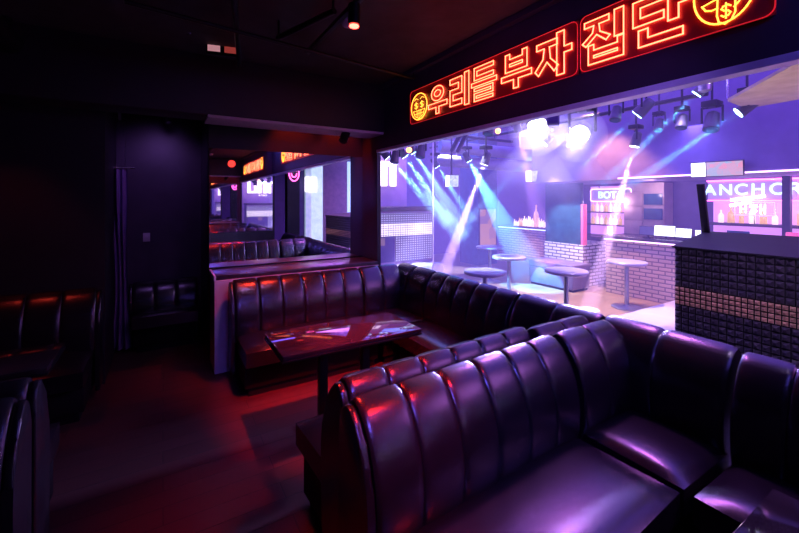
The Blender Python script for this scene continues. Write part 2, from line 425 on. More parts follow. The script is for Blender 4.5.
def strokes(parent, name, lines, u0, u1, v0, v1, r, m, closed=True, label=None):
    # u0 is the left end (larger Y), u1 the right end
    mb = MB()
    for ln in lines:
        pts = [Vector((0, u0 + (u1 - u0) * x, v0 + (v1 - v0) * y)) for x, y in ln]
        mb.path(pts, r, closed)
    o = mb.build(name, m, parent)
    if label: o['label'] = label
    return o
def py_on_wall(px):
    t = (px - CX) / F; return SX * (C_ - S_ * t) / (S_ + C_ * t)
V0, V1 = 2.515, 2.80
def panel(name, ua, ub, label, r=.04):
    o = empty(name, (SX, 0, 0), 0, label, 'neon sign', 'red neon signs on the header')
    za, zb = V0 - .025, V1 + .03
    MB().box(.012, .02, ub, ua, za, zb, .002).build('backing_panel', M['acrylic'], o)
    pts = []
    for (cy, cz, a0) in ((ub + r, za + r, pi), (ua - r, za + r, 1.5 * pi), (ua - r, zb - r, 0), (ub + r, zb - r, .5 * pi)):
        for i in range(6):
            a = a0 + (pi / 2) * i / 5; pts.append((.004, cy + r * cos(a), cz + r * sin(a)))
    MB().path(pts, .0032, True).build('edge_tube', M['neonrim'], o)
    return o
s1 = panel('neon_sign', py_on_wall(410), py_on_wall(577), 'left red neon sign panel with four Korean letters and grinning face')
s2 = panel('neon_sign', py_on_wall(580), py_on_wall(775), 'right red neon sign panel with two Korean letters and tongue face')
TR = .0042
for par, g, a, b, v0, v1 in ((s1, 'u', 428.5, 447, V0 + .005, V1 - .02), (s1, 'ri', 450, 469.5, V0 + .01, V1 - .005), (s1, 'deul', 471.5, 495.5, V0 + .01, V1 - .005),
                             (s1, 'bu', 501.5, 531.5, V0 + .012, V1 - .01), (s1, 'ja', 535.5, 571, V0 + .012, V1 - .004), (s2, 'jip', 583, 624, V0 + .012, V1 - .01), (s2, 'dan', 633, 683, V0 + .02, V1 - .012)):
    strokes(par, 'neon_letter', G[g], py_on_wall(a), py_on_wall(b), v0, v1, TR, M['neonred'])
def dollar(cx, cy, w, h):
    s = [(cx + w * .5, cy + h * .28), (cx + w * .2, cy + h * .42), (cx - w * .3, cy + h * .38), (cx - w * .48, cy + h * .2), (cx - w * .2, cy + h * .03), (cx + w * .25, cy - h * .05), (cx + w * .48, cy - h * .22), (cx + w * .25, cy - h * .4), (cx - w * .25, cy - h * .42), (cx - w * .5, cy - h * .28)]
    return s, [(cx, cy + h * .58), (cx, cy - h * .58)]
def face(parent, a, b, v0, v1, big):
    u0, u1 = py_on_wall(a), py_on_wall(b)
    strokes(parent, 'face_outline', [circ(.5, .5, .5, .5, 40)], u0, u1, v0, v1, TR * 1.05, M['neonyel'])
    if not big:
        for c in (.32, .68):
            strokes(parent, 'dollar_eye', dollar(c, .56, .2, .22), u0, u1, v0, v1, TR * .8, M['neonyel'], False)
        for x in (.2, .58): strokes(parent, 'eyebrow', [[(x, .78), (x + .12, .84), (x + .24, .78)]], u0, u1, v0, v1, TR * .7, M['neonyel'], False)
        strokes(parent, 'toothy_mouth', [[(.14, .36), (.86, .36), (.76, .16), (.5, .04), (.24, .16), (.14, .36)], [(.38, .36), (.38, .1)], [(.5, .36), (.5, .06)], [(.62, .36), (.62, .1)], [(.2, .24), (.8, .24)]], u0, u1, v0, v1, TR * .7, M['neonyel'], False)
    else:
        for c in (.3, .68):
            strokes(parent, 'dollar_eye', dollar(c, .66, .17, .2), u0, u1, v0, v1, TR * .85, M['neonyel'], False)
        strokes(parent, 'mouth', [[(.14, .36), (.3, .39), (.5, .42), (.7, .45), (.9, .5), (.84, .36), (.72, .24), (.66, .2)], [(.14, .36), (.2, .28), (.3, .25), (.4, .26)]], u0, u1, v0, v1, TR * .9, M['neonyel'], False)
        strokes(parent, 'tongue', [[(.4, .40), (.39, .14), (.42, .03), (.52, -.02), (.62, .02), (.68, .12), (.68, .42)]], u0, u1, v0, v1, TR * .9, M['neonyel'], False)
        s, l = dollar(.535, .18, .15, .2)
        strokes(parent, 'tongue_dollar', [s, l], u0, u1, v0, v1, TR * .85, M['neonyel'], False)
face(s1, 411.5, 427, V0 - .0, V1 - .02, False)
face(s2, 694, 757, V0 + .005, V1 + .02, True)

# ------------------------------------------------------------------ lounge fittings
def spot_fixture(name, loc, label, lens, rodtop, aim=(0, 0, -1), r=.035, l=.12):
    o = empty(name, loc, 0, label, 'spotlight', 'ceiling track spotlights')
    a = Vector(aim).normalized()
    MB().tube((0, 0, 0), -a * l, r, 16).build('lamp_body', M['blackmetal'], o)
    MB().tube(a * .004, a * .012, r * .8, 16).build('lens', lens, o)
    MB().tube(-a * l, (0, 0, rodtop - loc[2]), .008, 8).build('stem', M['blackmetal'], o)
    return o
def spot(name, loc, target, color, power, angle, blend=.25, size=.02, spec=1.0):
    L = bpy.data.lights.new(name, 'SPOT'); L.color = color; L.energy = power; L.spot_size = R(angle); L.spot_blend = blend; L.shadow_soft_size = size
    o = bpy.data.objects.new(name, L); o.location = loc
    o.rotation_euler = (Vector(target) - Vector(loc)).to_track_quat('-Z', 'Y').to_euler(); col.objects.link(o); return o
def area(name, loc, target, color, power, sx, sy):
    L = bpy.data.lights.new(name, 'AREA'); L.shape = 'RECTANGLE'; L.size = sx; L.size_y = sy; L.color = color; L.energy = power
    o = bpy.data.objects.new(name, L); o.location = loc
    o.rotation_euler = (Vector(target) - Vector(loc)).to_track_quat('-Z', 'Y').to_euler(); col.objects.link(o); return o
def point(name, loc, color, power, size=.05):
    L = bpy.data.lights.new(name, 'POINT'); L.color = color; L.energy = power; L.shadow_soft_size = size
    o = bpy.data.objects.new(name, L); o.location = loc; col.objects.link(o); return o

MB().box(1.05, 1.085, .2, 3.3, 2.96, 2.99, .004).build('lighting_track', M['blackmetal'])
tag(bpy.data.objects['lighting_track'], 'black lighting track running along the lounge ceiling', 'track')
spot_fixture('track_spotlight', (.97, 2.12, 2.74), 'small black track spotlight glowing red above the glass table', M['redlens'], 2.97)
sd = MB().lathe([(.055, 0), (.06, -.02), (.045, -.045), (.02, -.055)], 20, (1.2, 2.72, CZ)).build('smoke_detector', M['plate'])
tag(sd, 'small round white smoke detector on the ceiling beside the red spotlight', 'smoke detector')
spot_fixture('track_spotlight', tuple(at(190, 33, 3.2)), 'small unlit spotlight on the ceiling above the left aisle', M['chrome'], CZ, (.2, .2, -1))
spot_fixture('track_spotlight', tuple(at(168, 122, 4.4)), 'small unlit spotlight under the beam in front of recess', M['chrome'], CZ, (.3, -.2, -1))
spot_fixture('track_spotlight', tuple(at(343, 141, 4.45)), 'dark spotlight under the right end of the ceiling beam', M['blackmetal'], CZ, (-.5, -.3, -1), .05, .14)
# pipes
for pts, lab, r in ((((.30, 2.2, 2.98), (.62, 3.95, 2.98)), 'thin dark pipe crossing the ceiling toward the beam', .02),
                    (((-.2, 3.0, 2.95), (2.2, 3.35, 2.95)), 'dark conduit running across the ceiling before the beam', .016),
                    (((.75, 3.0, 2.93), (.95, 2.4, 2.93)), 'short dark pipe left of the lighting track', .02),
                    (((-1.1, 1.2, 2.9), (-1.0, 4.0, 2.9)), 'wide dark duct pipe over the left aisle', .09)):
    mb = MB().path(pts, r, False, 12)
    for p in pts: mb.tube(p, (p[0], p[1], CZ), r * .4, 8)
    tag(mb.build('ceiling_pipe', M['blackmetal']), lab, 'pipe')
lb = empty('light_box', at(222, 49, 3.45), -YAW * .4, 'small pale pink lit box on the ceiling beam', 'light')
MB().box(-.13, .13, 0, .05, -.05, .05, .006).build('housing', M['blackmetal'], lb)
MB().box(-.115, -.015, -.006, 0, -.028, .028).build('lens', mat('pale pink lens', (.6, .4, .45), .4, emit=(1, .45, .5), strength=.45, vary=.05), lb)
MB().box(.02, .12, -.006, 0, -.03, .025).build('lens', mat('dull red lens', (.5, .1, .1), .4, emit=(.8, .1, .08), strength=.3, vary=.05), lb)
MB().tube((0, .03, .04), (0, .03, CZ - lb.location.z), .01, 8).build('stem', M['blackmetal'], lb)
# switch
sw = empty('light_switch', (-.0, 5.61, 1.28), 0, 'small white wall switch on the dark violet recess wall', 'switch')
sw.location = (-.17, 5.612, 1.25)
sw.scale = (.8, 1, .8)
MB().box(-.045, .045, 0, .008, -.065, .065, .004).build('plate', M['plate'], sw)
MB().box(-.02, .02, -.006, 0, -.03, .03, .002).build('rocker', M['plate'], sw)
# curtain
cu = empty('door_curtain', (-.42, 5.3, 0), 0, 'narrow violet curtain gathered at the recess edge', 'curtain')
mb = MB(); nx, nz = 40, 18; g = []
for i in range(nx + 1):
    r_ = []
    for j in range(nz + 1):
        u, v = i / nx, j / nz; w = .17 - .05 * sin(pi * min(1, v * 1.2)) + .05 * max(0, .25 - v) / .25
        r_.append(mb.bm.verts.new(((u - .5) * w * 1.1 + .015 * sin(v * 5), .03 * sin(u * 7 * pi) + .01 * sin(v * 9 + u * 6), .04 + v * 2.0)))
    g.append(r_)
for i in range(nx):
    for j in range(nz): mb.bm.faces.new((g[i][j], g[i + 1][j], g[i + 1][j + 1], g[i][j + 1]))
mb.build('fabric', M['curtain'], cu)
MB().path([(-.14, 0, 2.06), (.14, 0, 2.06)], .012, False, 10).sphere((-.15, 0, 2.06), .025).build('rod', M['chrome'], cu)

# ------------------------------------------------------------------ hall beyond the opening
HZ = 3.7
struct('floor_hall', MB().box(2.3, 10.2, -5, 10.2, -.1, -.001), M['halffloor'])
struct('ceiling_hall', MB().box(W + .061, 10.2, -5, 10.2, HZ, HZ + .1), M['hallwall'])
struct('wall_hall_far', MB().box(2.3, 10.2, 9.9, 10.05, 0, HZ), M['hallwall'])
struct('wall_hall_right', MB().box(9.7, 9.85, 5.55, 9.9, 0, HZ), M['hallwall'])
struct('wall_hall_front', MB().box(2.62, 10.2, -5.1, -4.95, 0, HZ), M['hallwall'])
struct('wall_hall_bar', MB().box(8.32, 8.5, -4.95, 5.55, 0, HZ), M['hallwall'])
struct('wall_hall_left', MB().box(2.3, 2.4, 4.91, 9.9, 0, HZ), M['hallwall'])
struct('ceiling_soffit', MB().box(6.55, 8.31, -4.94, 5.5, 2.05, HZ - .01), M['soffit'])
struct('trim_4', MB().box(6.53, 6.549, -4.9, 3.7, 2.052, 2.072), M['ledviolet'])
struct('floor_stage', MB().box(2.9, 7.0, -4.9, 3.05, 0, .1, .01), M['stage'])
# bar with brick front
bar = empty('bar_counter', (7.0, 0, 0), 0, 'long brick fronted bar counter under the soffit', 'bar')
MB().box(.02, .7, -4.5, 4.2, 0, 1.0).build('brick_front', M['brickbrown'], bar)
MB().box(-.06, .75, -4.5, 4.25, 1.0, 1.05, .008).build('countertop', M['counter'], bar)
MB().box(-.03, .0, -4.5, 4.2, .975, .992).build('light_strip', M['ledviolet'], bar)
# brick block with panel
blk = empty('brick_block', (6.97, 4.62, 0), 0, 'square white brick block with dark glossy panel above', 'counter')
MB().box(0, 1.0, 0, .9, 0, .82).build('brick_body', M['brickwhite'], blk)
MB().box(.03, .1, .06, .9, .82, 2.04, .004).build('glossy_panel', M['darkpanel'], blk)
MB().box(0, .12, .0, .05, .82, 1.62, .004).build('red_strip', M['redboard'], blk)
# cube seat
cb = empty('cube_seat', (6.4, 4.45, 0), 0, 'boxy violet grey vinyl seat in front of white brick block', 'seat')
MB().box(.0, .52, .0, 1.0, .04, .36, .02, 3).build('base', M['cubevinyl'], cb)
MB().box(-.01, .53, -.01, 1.01, .362, .50, .03, 3).build('cushion', M['cubevinyl'], cb)
MB().box(.03, .49, .03, .97, 0, .04).build('plinth', M['base'], cb)
# far brick bar
fb = empty('bar_counter', (8.6, 6.75, 0), 0, 'far brick bar with a crowd of bottles on top', 'bar')
MB().box(0, .6, 0, 1.7, 0, .92).build('brick_front', M['brickbrown'], fb)
MB().box(-.05, .65, -.03, 1.73, .92, .97, .008).build('countertop', M['counter'], fb)
MB().box(-.02, .0, 0, 1.7, .89, .91).build('light_strip', mat('blue light strip', (.3, .4, .9), .3, emit=(.35, .5, 1), strength=3, vary=.02), fb)
# dark pillar with picture
struct('wall_hall_pillar', MB().box(6.99, 7.67, 7.6, 8.32, 0, HZ), M['darkpanel'])
pc = empty('wall_screen', (7.33, 7.585, .98), 0, 'tall orange and blue lit picture on the dark hall pillar', 'screen')
MB().box(-.31, .31, 0, .012, -.5, .5, .004).build('frame', M['tvcase'], pc)
MB().box(-.28, .28, -.006, 0, -.47, .47).build('picture', M['picture'], pc)
# bottles
def bottle_mesh(h, r):
    mb = MB(); mb.lathe([(r * .9, 0), (r, h * .04), (r, h * .55), (r * .75, h * .66), (r * .32, h * .74), (r * .3, h * .93), (r * .36, h * .94), (r * .36, h)], 10); return mb
protos = []
for i, (h, r, mm) in enumerate(((.30, .042, 'glass2'), (.26, .05, 'glass'), (.34, .038, 'glass'), (.24, .045, 'glass2'))):
    protos.append((bottle_mesh(h, r), mm))
pm = []
for mb, mm in protos:
    o = mb.build('liquor_bottle', M[mm]); pm.append(o)
used = set()
def bottle(k, loc, label, group, sc=1):
    if k not in used: o = pm[k]; used.add(k)
    else: o = pm[k].copy(); col.objects.link(o)
    o.location = loc; o.scale = (sc, sc, sc); tag(o, label, 'bottle', group); return o
for i in range(26):
    bottle([0, 3, 1, 0][i % 4], (8.64 + .11 * (i % 3), 6.86 + .042 * i, .97), 'glass bottle in the glowing crowd on the far brick bar', 'bottles on the far bar', .55 + .35 * random.random() + (.25 if 6 < i < 14 else 0))
tb = bottle(2, (8.7, 7.16, .97), 'tall amber bottle rising above the crowd on the far bar', None, 1.75)
def py_at(px, X):
    t = (px - CX) / F; return X * (C_ - S_ * t) / (S_ + C_ * t)
# back bar left (rounded neon word)
def text_mb(s, size, ext=.006):
    cu_ = bpy.data.curves.new('t', 'FONT'); cu_.body = s; cu_.size = size; cu_.extrude = ext; cu_.align_x = 'CENTER'; cu_.align_y = 'CENTER'; cu_.offset = size * .012
    to = bpy.data.objects.new('t', cu_); col.objects.link(to)
    dg = bpy.context.evaluated_depsgraph_get(); me = bpy.data.meshes.new_from_object(to.evaluated_get(dg))
    mb = MB(); mb.bm.from_mesh(me); bpy.data.objects.remove(to); bpy.data.curves.remove(cu_); bpy.data.meshes.remove(me); return mb
# text facing -X: text x axis -> -Y, y axis -> Z
TXM = Matrix(((0, 0, -1, 0), (-1, 0, 0, 0), (0, 1, 0, 0), (0, 0, 0, 1)))
def unit_shelf(y0, y1, zs, label, name='bottle_shelf'):
    o = empty(name, (8.0, y0, 0), 0, label, 'shelf')
    MB().box(.27, .3, 0, y1 - y0, .9, 2.0).build('back_panel', M['backbar'], o)
    for z in zs: MB().box(.0, .27, 0, y1 - y0, z - .025, z, .003).build('shelf_board', M['counter'], o)
    MB().box(0, .27, 0, y1 - y0, 0, .9).build('cabinet', M['counter'], o)
    return o
unit_shelf(py_at(624, 8.0) + .02, 5.3, (.95, 1.18, 1.45), 'lit bottle shelf under the small rounded neon sign')
for z, n in ((1.18, 7), (1.45, 7)):
    for i in range(n):
        bottle([1, 3, 0][i % 3], (8.12, 4.55 + i * .1, z), 'small bottle glowing as if backlit on the shelf under the small rounded neon sign', 'bottles on the left back bar', .72 + .15 * random.random())
ns = empty('neon_sign', (7.95, py_at(610, 7.95), 1.80), 0, 'small mint neon word in a rounded pink frame behind the bar', 'neon sign')
text_mb('BOTA', .2).build('neon_letters', M['neonmint'], ns, mtx=TXM)
fr = []
for (cy, cz, a0) in ((.38, .08, 0), (-.38, .08, .5 * pi), (-.38, -.08, pi), (.38, -.08, 1.5 * pi)):
    for i in range(5):
        a = a0 + pi / 2 * i / 4; fr.append((0, cy + .05 * cos(a), cz + .05 * sin(a)))
MB().path(fr, .009, True).build('frame_tube', M['ledviolet'], ns)
MB().box(.02, .03, -.42, .42, -.12, .12).build('backing', M['signback'], ns)
for y in (-.2, .25): MB().tube((.025, y, .1), (.025, y, .26), .008).build('hanger', M['blackmetal'], ns)
# cabinets beside
cbn = empty('tall_cabinet', (7.95, py_at(664, 7.95), 0), 0, 'beige panelled cabinet behind the bar with dark glass squares', 'cabinet')
CW = py_at(624, 7.95) - py_at(664, 7.95)
MB().box(0, .34, 0, CW, 0, 2.03).build('carcass', M['cabinet'], cbn)
for j, z in enumerate((1.02, 1.3, 1.58)):
    MB().box(-.02, -.002, CW / 2 + .01, CW - .01, z, z + .27, .004).build('door', M['cabinet'], cbn)
    if j > 0: MB().box(-.02, -.002, .02, CW / 2 - .02, z + .03, z + .24, .004).build('glass_door', M['darkpanel'], cbn)
# right back bar
unit_shelf(-.6, 3.0, (.95, 1.3, 1.32), 'long pink lit bottle shelf under the big neon word')
for i in range(25):
    y = -.45 + i * .137
    if .95 < y < 1.75 and i % 2: continue
    bottle([1, 0, 2, 1, 3][i % 5], (8.12, y, 1.32), 'small bottle glowing as if backlit on the long shelf under the big neon word', 'bottles on the right back bar', .8 + .25 * random.random())
na = empty('neon_sign', (7.93, 1.66, 1.86), 0, 'big mint neon word behind the right part of the bar', 'neon sign')
anchor_y = [py_at(p, 7.93) for p in (710, 725.5, 741, 758, 778, 795)]
for i, ch in enumerate('ANCHOR'):
    text_mb(ch, .25).build('neon_letter', M['neonmint'], na, mtx=Matrix.Translation((0, anchor_y[i] - 1.66, 0)) @ TXM)
MB().path([(0.0, 1.3, .16), (0, -2.0, .16)], .012).build('upper_tube', M['neonpink'], na)
MB().path([(0.0, 1.3, -.17), (0, -2.0, -.17)], .008).build('lower_tube', M['neonpink'], na)
MB().box(.02, .035, -2.0, 1.3, -.18, .17).build('backing', M['signback'], na)
kn = empty('neon_sign', (7.9, py_at(754, 7.9), 1.56), 0, 'small pink framed neon sign among the bottles', 'neon sign')
MB().path([(0, .24, .1), (0, -.24, .1), (0, -.24, -.1), (0, .24, -.1)], .008, True).build('frame_tube', M['neonpink'], kn)
mbk = MB()
for ln in (((.17, .06), (.17, -.06)), ((.17, 0), (.1, 0)), ((.1, .06), (.1, -.06)), ((.04, .06), (-.03, .06)), ((.05, .03), (-.04, .03)), ((-.08, .07), (-.08, -.07)), ((-.08, 0), (-.13, 0)), ((-.13, .07), (-.13, -.07)), ((.0, .01), (.03, -.03), (0, -.06), (-.03, -.03), (0, .01))):
    mbk.path([(0, a, b) for a, b in ln], .009)
mbk.build('neon_strokes', M['ledwhite'], kn)
MB().tube((0, 0, -.1), (.02, 0, -.238), .006).build('stand', M['blackmetal'], kn)
MB().box(7.77, 7.87, 1.93, 2.02, 0, 2.05, .004).build('bar_post', M['boothtop'])
bp_ = bpy.data.objects['bar_post']; bp_.location = (0, py_at(787, 7.82) - 1.975, 0)
tag(bp_, 'slim dark post in front of the big mint neon word', 'post')
for k, (y0, y1, z, lab) in enumerate(((py_at(731, 7.86), py_at(765, 7.86), 1.72, 'upper glowing white bar for reflected glare across the back bar'), (py_at(730, 7.86), py_at(751, 7.86), 1.63, 'lower glowing white bar for reflected glare across the back bar'))):
    o = empty('glare_bar', (7.86, (y0 + y1) / 2, z), 0, lab, 'light', 'glare bars in the back bar')  # glowing bar added in place of reflected glare
    MB().tube((0, (y0 - y1) / 2, -.02), (0, -(y0 - y1) / 2, .04), .022, 12).build('tube', M['ledwhite'], o)
    MB().tube((.02, 0, 0), (.16, 0, 0), .01).build('bracket', M['chrome'], o)
# things on the bar
def monitor(loc, w, h, rz, label, m, tilt=-.15):
    o = empty('bar_monitor', loc, rz, label, 'monitor', 'monitors on the bar')
    t = Matrix.Translation((0, 0, .04 + h / 2)) @ Matrix.Rotation(tilt, 4, 'X')
    MB().box(-w / 2, w / 2, 0, .025, -h / 2, h / 2, .004).build('casing', M['tvcase'], o, mtx=t)
    MB().box(-w / 2 + .01, w / 2 - .01, -.004, 0, -h / 2 + .01, h / 2 - .01).build('screen', m, o, mtx=t)
    MB().box(-.06, .06, -.03, .1, 0, .012).tube((0, .05, .01), (0, .03, .08), .015).build('stand', M['blackmetal'], o)
    return o
RZ = -pi / 2
monitor((7.15, py_at(647, 7.15), 1.05), .26, .16, RZ, 'dark screened monitor on the bar beside the white ones', M['screendark'])
monitor((7.15, py_at(664.5, 7.15), 1.05), .33, .19, RZ, 'larger bright white monitor on the brick bar', M['screenwhite'])
monitor((7.15, py_at(683.5, 7.15), 1.05), .24, .16, RZ, 'smaller bright white monitor on the brick bar', M['screenwhite'])
def menu(loc, w, h, label, m):
    o = empty('menu_stand', loc, RZ, label, 'menu stand', 'menu stands on the bar')
    MB().box(-w / 2, w / 2, 0, .008, .012, h).build('card', m, o); MB().box(-w / 2, w / 2, -.03, .04, 0, .012, .003).build('foot', M['chrome'], o)
menu((7.15, py_at(610, 7.15), 1.05), .09, .15, 'white menu card at the left end of the brick bar', M['screenwhite'])
menu((7.1, py_at(698, 7.1), 1.05), .07, .18, 'white menu card beside the leaning black post', M['screenwhite'])
menu((7.15, py_at(738, 7.15), 1.05), .26, .2, 'clear framed card stand behind the studded booth', M['darkpanel'])
rb = MB().box(7.1, 7.16, 1.42, 1.78, 1.05, 1.27, .01).build('red_board', M['redboard']); tag(rb, 'pink red board standing on the bar behind the studded booth', 'board')
for y, lab in ((1.9, 'white rolled towel on the bar beside the clear card stand'), (1.55, 'white rolled towel on the bar in front of red board')):
    o = MB().tube((7.06, y - .1, 1.08), (7.06, y + .1, 1.08), .03, 12).build('towel', M['screenwhite']); tag(o, lab, 'towel')
# televisions
def tv(loc, w, h, rz, label, top, full=False, wall=0):
    o = empty('television', loc, rz, label, 'television', 'televisions hung from the hall ceiling')
    t = Matrix.Rotation(.12, 4, 'X')
    MB().box(-w / 2, w / 2, 0, .05, -h / 2, h / 2, .006).build('casing', M['tvcase'], o, mtx=t)
    MB().box(-w / 2 + .01, -w * .2, -.004, 0, -h / 2 + .01, h / 2 - .01).build('white_panel', M['screenwhite'], o, mtx=t)
    MB().box(-w * .18, w / 2 - .01, -.004, 0, -h / 2 + .01, h / 2 - .01).build('screen', M['screenpale' if full else 'screen'], o, mtx=t)
    (MB().tube((0, .04, 0), (0, .04 + wall, 0), .03) if wall else MB().tube((0, .04, 0), (0, .04, top - loc[2]), .02)).build('mount', M['blackmetal'], o)
    return o
tv(at(716, 169, 5.3), .58, .21, RZ + .1, 'television with white side panel hung above the bar', HZ, False, .1)
tv(at(536, 176, 8.0), .42, .24, RZ + .6, 'small television hung in front of the far violet wall', HZ, True)
tv(at(452, 181, 8.2), .3, .26, -.4, 'small television at the far left of the hall', HZ, True)

# DJ booth with studded front
dj = empty('dj_booth', (3.58, 1.56, 0), R(-14) + 0, 'black studded booth with a tan studded band beside the sofas', 'booth')
# local: x = to the right along the front (towards the viewer), y = depth away
DRZ = -pi / 2 - R(3)
dj.rotation_euler = (0, 0, DRZ)
def studs(mb, x0, x1, z0, z1, p):
    nx = round((x1 - x0) / p); nz = round((z1 - z0) / p)
    px_, pz_ = (x1 - x0) / nx, (z1 - z0) / nz
    for i in range(nx):
        for j in range(nz):
            a, b = x0 + i * px_, z0 + j * pz_; g = .003
            q = [mb.bm.verts.new(v) for v in ((a + g, 0, b + g), (a + px_ - g, 0, b + g), (a + px_ - g, 0, b + pz_ - g), (a + g, 0, b + pz_ - g))]
            t = [mb.bm.verts.new((a + px_ * u, -.02, b + pz_ * v)) for u, v in ((.35, .35), (.65, .35), (.65, .65), (.35, .65))]
            for k in range(4): mb.bm.faces.new((q[k], q[(k + 1) % 4], t[(k + 1) % 4], t[k]))
            mb.bm.faces.new(t)
    return mb
BW = 1.6
MB().box(0, BW, .002, .88, .1, 1.309).build('carcass', M['boothtop'], dj)
studs(MB(), 0, BW, .1, .855, .05).build('lower_studs', M['stud'], dj)
o = studs(MB(), 0, BW, .855, 1.0, .0362).build('middle_studs', M['studtan'], dj); o['label'] = 'tan band of studs'
studs(MB(), 0, BW, 1.0, 1.31, .0517).build('upper_studs', M['stud'], dj)
lo4 = [Vector(p) for p in ((-.01, -.02, 1.31), (BW, -.02, 1.31), (BW, .9, 1.385), (-.17, .9, 1.385))]; hi4 = [p + Vector((0, 0, .015)) for p in lo4]
mb = MB(); mb.poly(lo4).poly(hi4)
for k in range(4): mb.poly([lo4[k], lo4[(k + 1) % 4], hi4[(k + 1) % 4], hi4[k]])
bmesh.ops.remove_doubles(mb.bm, verts=mb.bm.verts, dist=1e-5)
mb.build('top_board', M['boothtop'], dj, False)
b_ = at(706, 232.5, 3.70); t_ = at(700.5, 184, 3.66)
lp = MB(); lp.box(-.03, .03, -.015, .015, 0, 1, .004)
d_ = t_ - b_
lo = lp.build('leaning_post', M['boothtop'], None, mtx=Matrix.Translation(b_) @ d_.to_track_quat('Z', 'Y').to_matrix().to_4x4() @ Matrix.Diagonal((1, 1, d_.length, 1)))
tag(lo, 'leaning black post rising from the back of the studded booth', 'post')

# round tables
def round_table(loc, label, first=[None]):
    if first[0] is None:
        o = empty('round_table', loc, 0, label, 'table', 'round tables in the hall')
        MB().lathe([(.27, .69), (.285, .7), (.285, .725), (.275, .735), (.0, .735)], 36).build('tabletop', M['tabletop'], o)
        MB().lathe([(.032, .02), (.032, .69)], 16).build('column', M['pole'], o)
        MB().lathe([(.22, 0), (.22, .012), (.06, .03), (.035, .05)], 32).build('base', M['pole'], o)
        first[0] = o
    else:
        o = copy_tree(first[0]); o.location = loc; o['label'] = label
    return o
round_table((3.75, 3.94, 0), 'low looking round table nearest the far sofa, its base hidden')
round_table((5.09, 4.76, 0), 'round table between the nearest table and the far small one')
round_table((4.76, 3.41, 0), 'round table with bright violet top before the cube seat')
round_table((6.27, 3.41, 0), 'round table standing alone before the brown brick bar')
round_table((5.83, 5.98, 0), 'farthest round table near the dark hall pillar')

# left part of hall: lit counter, wall and big letters
sc_ = empty('studded_counter', (2.75, 6.0, 0), 0, 'raised counter covered in glowing dots beside the dark pillar', 'counter')
MB().box(0, 1.62, .0, .5, .55, 1.5).build('carcass', M['pinkpanel'], sc_)
MB().box(0, 1.62, -.012, -.002, 1.28, 1.46).build('upper_dots', M['dots'], sc_)
MB().box(0, 1.62, -.018, -.002, 1.06, 1.28).build('bright_dots', M['dotsbright'], sc_)
MB().box(.8, 1.62, -.012, -.002, .6, 1.06).build('lower_dots', M['dots'], sc_)
MB().box(0, .78, -.012, -.002, .6, 1.06).build('plain_panel', M['hallwall'], sc_)
MB().box(.42, .58, -.02, -.013, .9, 1.03).build('orange_screen', M['picture'], sc_)
MB().box(-.02, 1.64, -.05, .52, 1.5, 1.58, .01).build('countertop', M['counter'], sc_)
MB().box(0, 1.62, -.35, .5, 0, .54, .01).build('step', M['stage'], sc_)
struct('wall_hall_sign', MB().box(2.73, 4.36, 6.9, 7.0, 0, HZ), M['pinkpanel'])
sg = empty('lit_wall_sign', (3.75, 6.88, 2.16), 0, 'big white lit letters on the hall wall beside dark pillar', 'sign')
mb_letters = []
def arch(x0, w, h, t):
    m = MB(); m.box(x0, x0 + t, -.04, 0, 0, h).box(x0 + w - t, x0 + w, -.04, 0, 0, h).box(x0 + t, x0 + w - t, -.04, 0, h - t * .8, h)
    return m
arch(-.02, .34, .5, .13).build('letter', M['signwhite'], sg, mtx=Matrix.Translation((0, 0, -.18)))
arch(-.42, .36, .5, .14).build('letter', M['signwhite'], sg, mtx=Matrix.Translation((0, 0, -.18)))
MB().box(-.82, -.7, -.04, 0, -.18, .32).box(-.56, -.46, -.04, 0, -.18, .32).box(-.7, -.56, -.04, 0, -.18, -.1).build('letter', M['signwhite'], sg)
TXY = Matrix(((1, 0, 0, 0), (0, 0, -1, 0), (0, 1, 0, 0), (0, 0, 0, 1)))
text_mb('A O N E', .09).build('small_lettering', M['signwhite'], sg, mtx=Matrix.Translation((-.22, -.01, -.27)) @ TXY)
gp = MB().box(4.05, 4.07, 5.55, 5.57, 0, HZ, .004).build('steel_post', M['trim']); tag(gp, 'thin pale full height post at the end of the dotted counter', 'post')
# bar at the far left end of the hall
lb2 = empty('bar_counter', (4.6, 8.6, 0), 0, 'bluish bar counter at the far end behind white beams', 'bar')
MB().box(0, 1.5, 0, .5, 0, 1.0).build('front', M['darkpanel'], lb2); MB().box(-.03, 1.53, -.05, .55, 1.0, 1.05, .006).build('countertop', M['stage'], lb2)
MB().box(0.4, .9, .2, .25, 1.05, 1.5).build('panel', M['screendark'], lb2)
wb = MB().box(5.62, 5.95, 8.85, 9.0, 1.05, 1.3, .01).build('white_box', M['screenwhite']); tag(wb, 'white lit box on the bluish far bar counter', 'box')

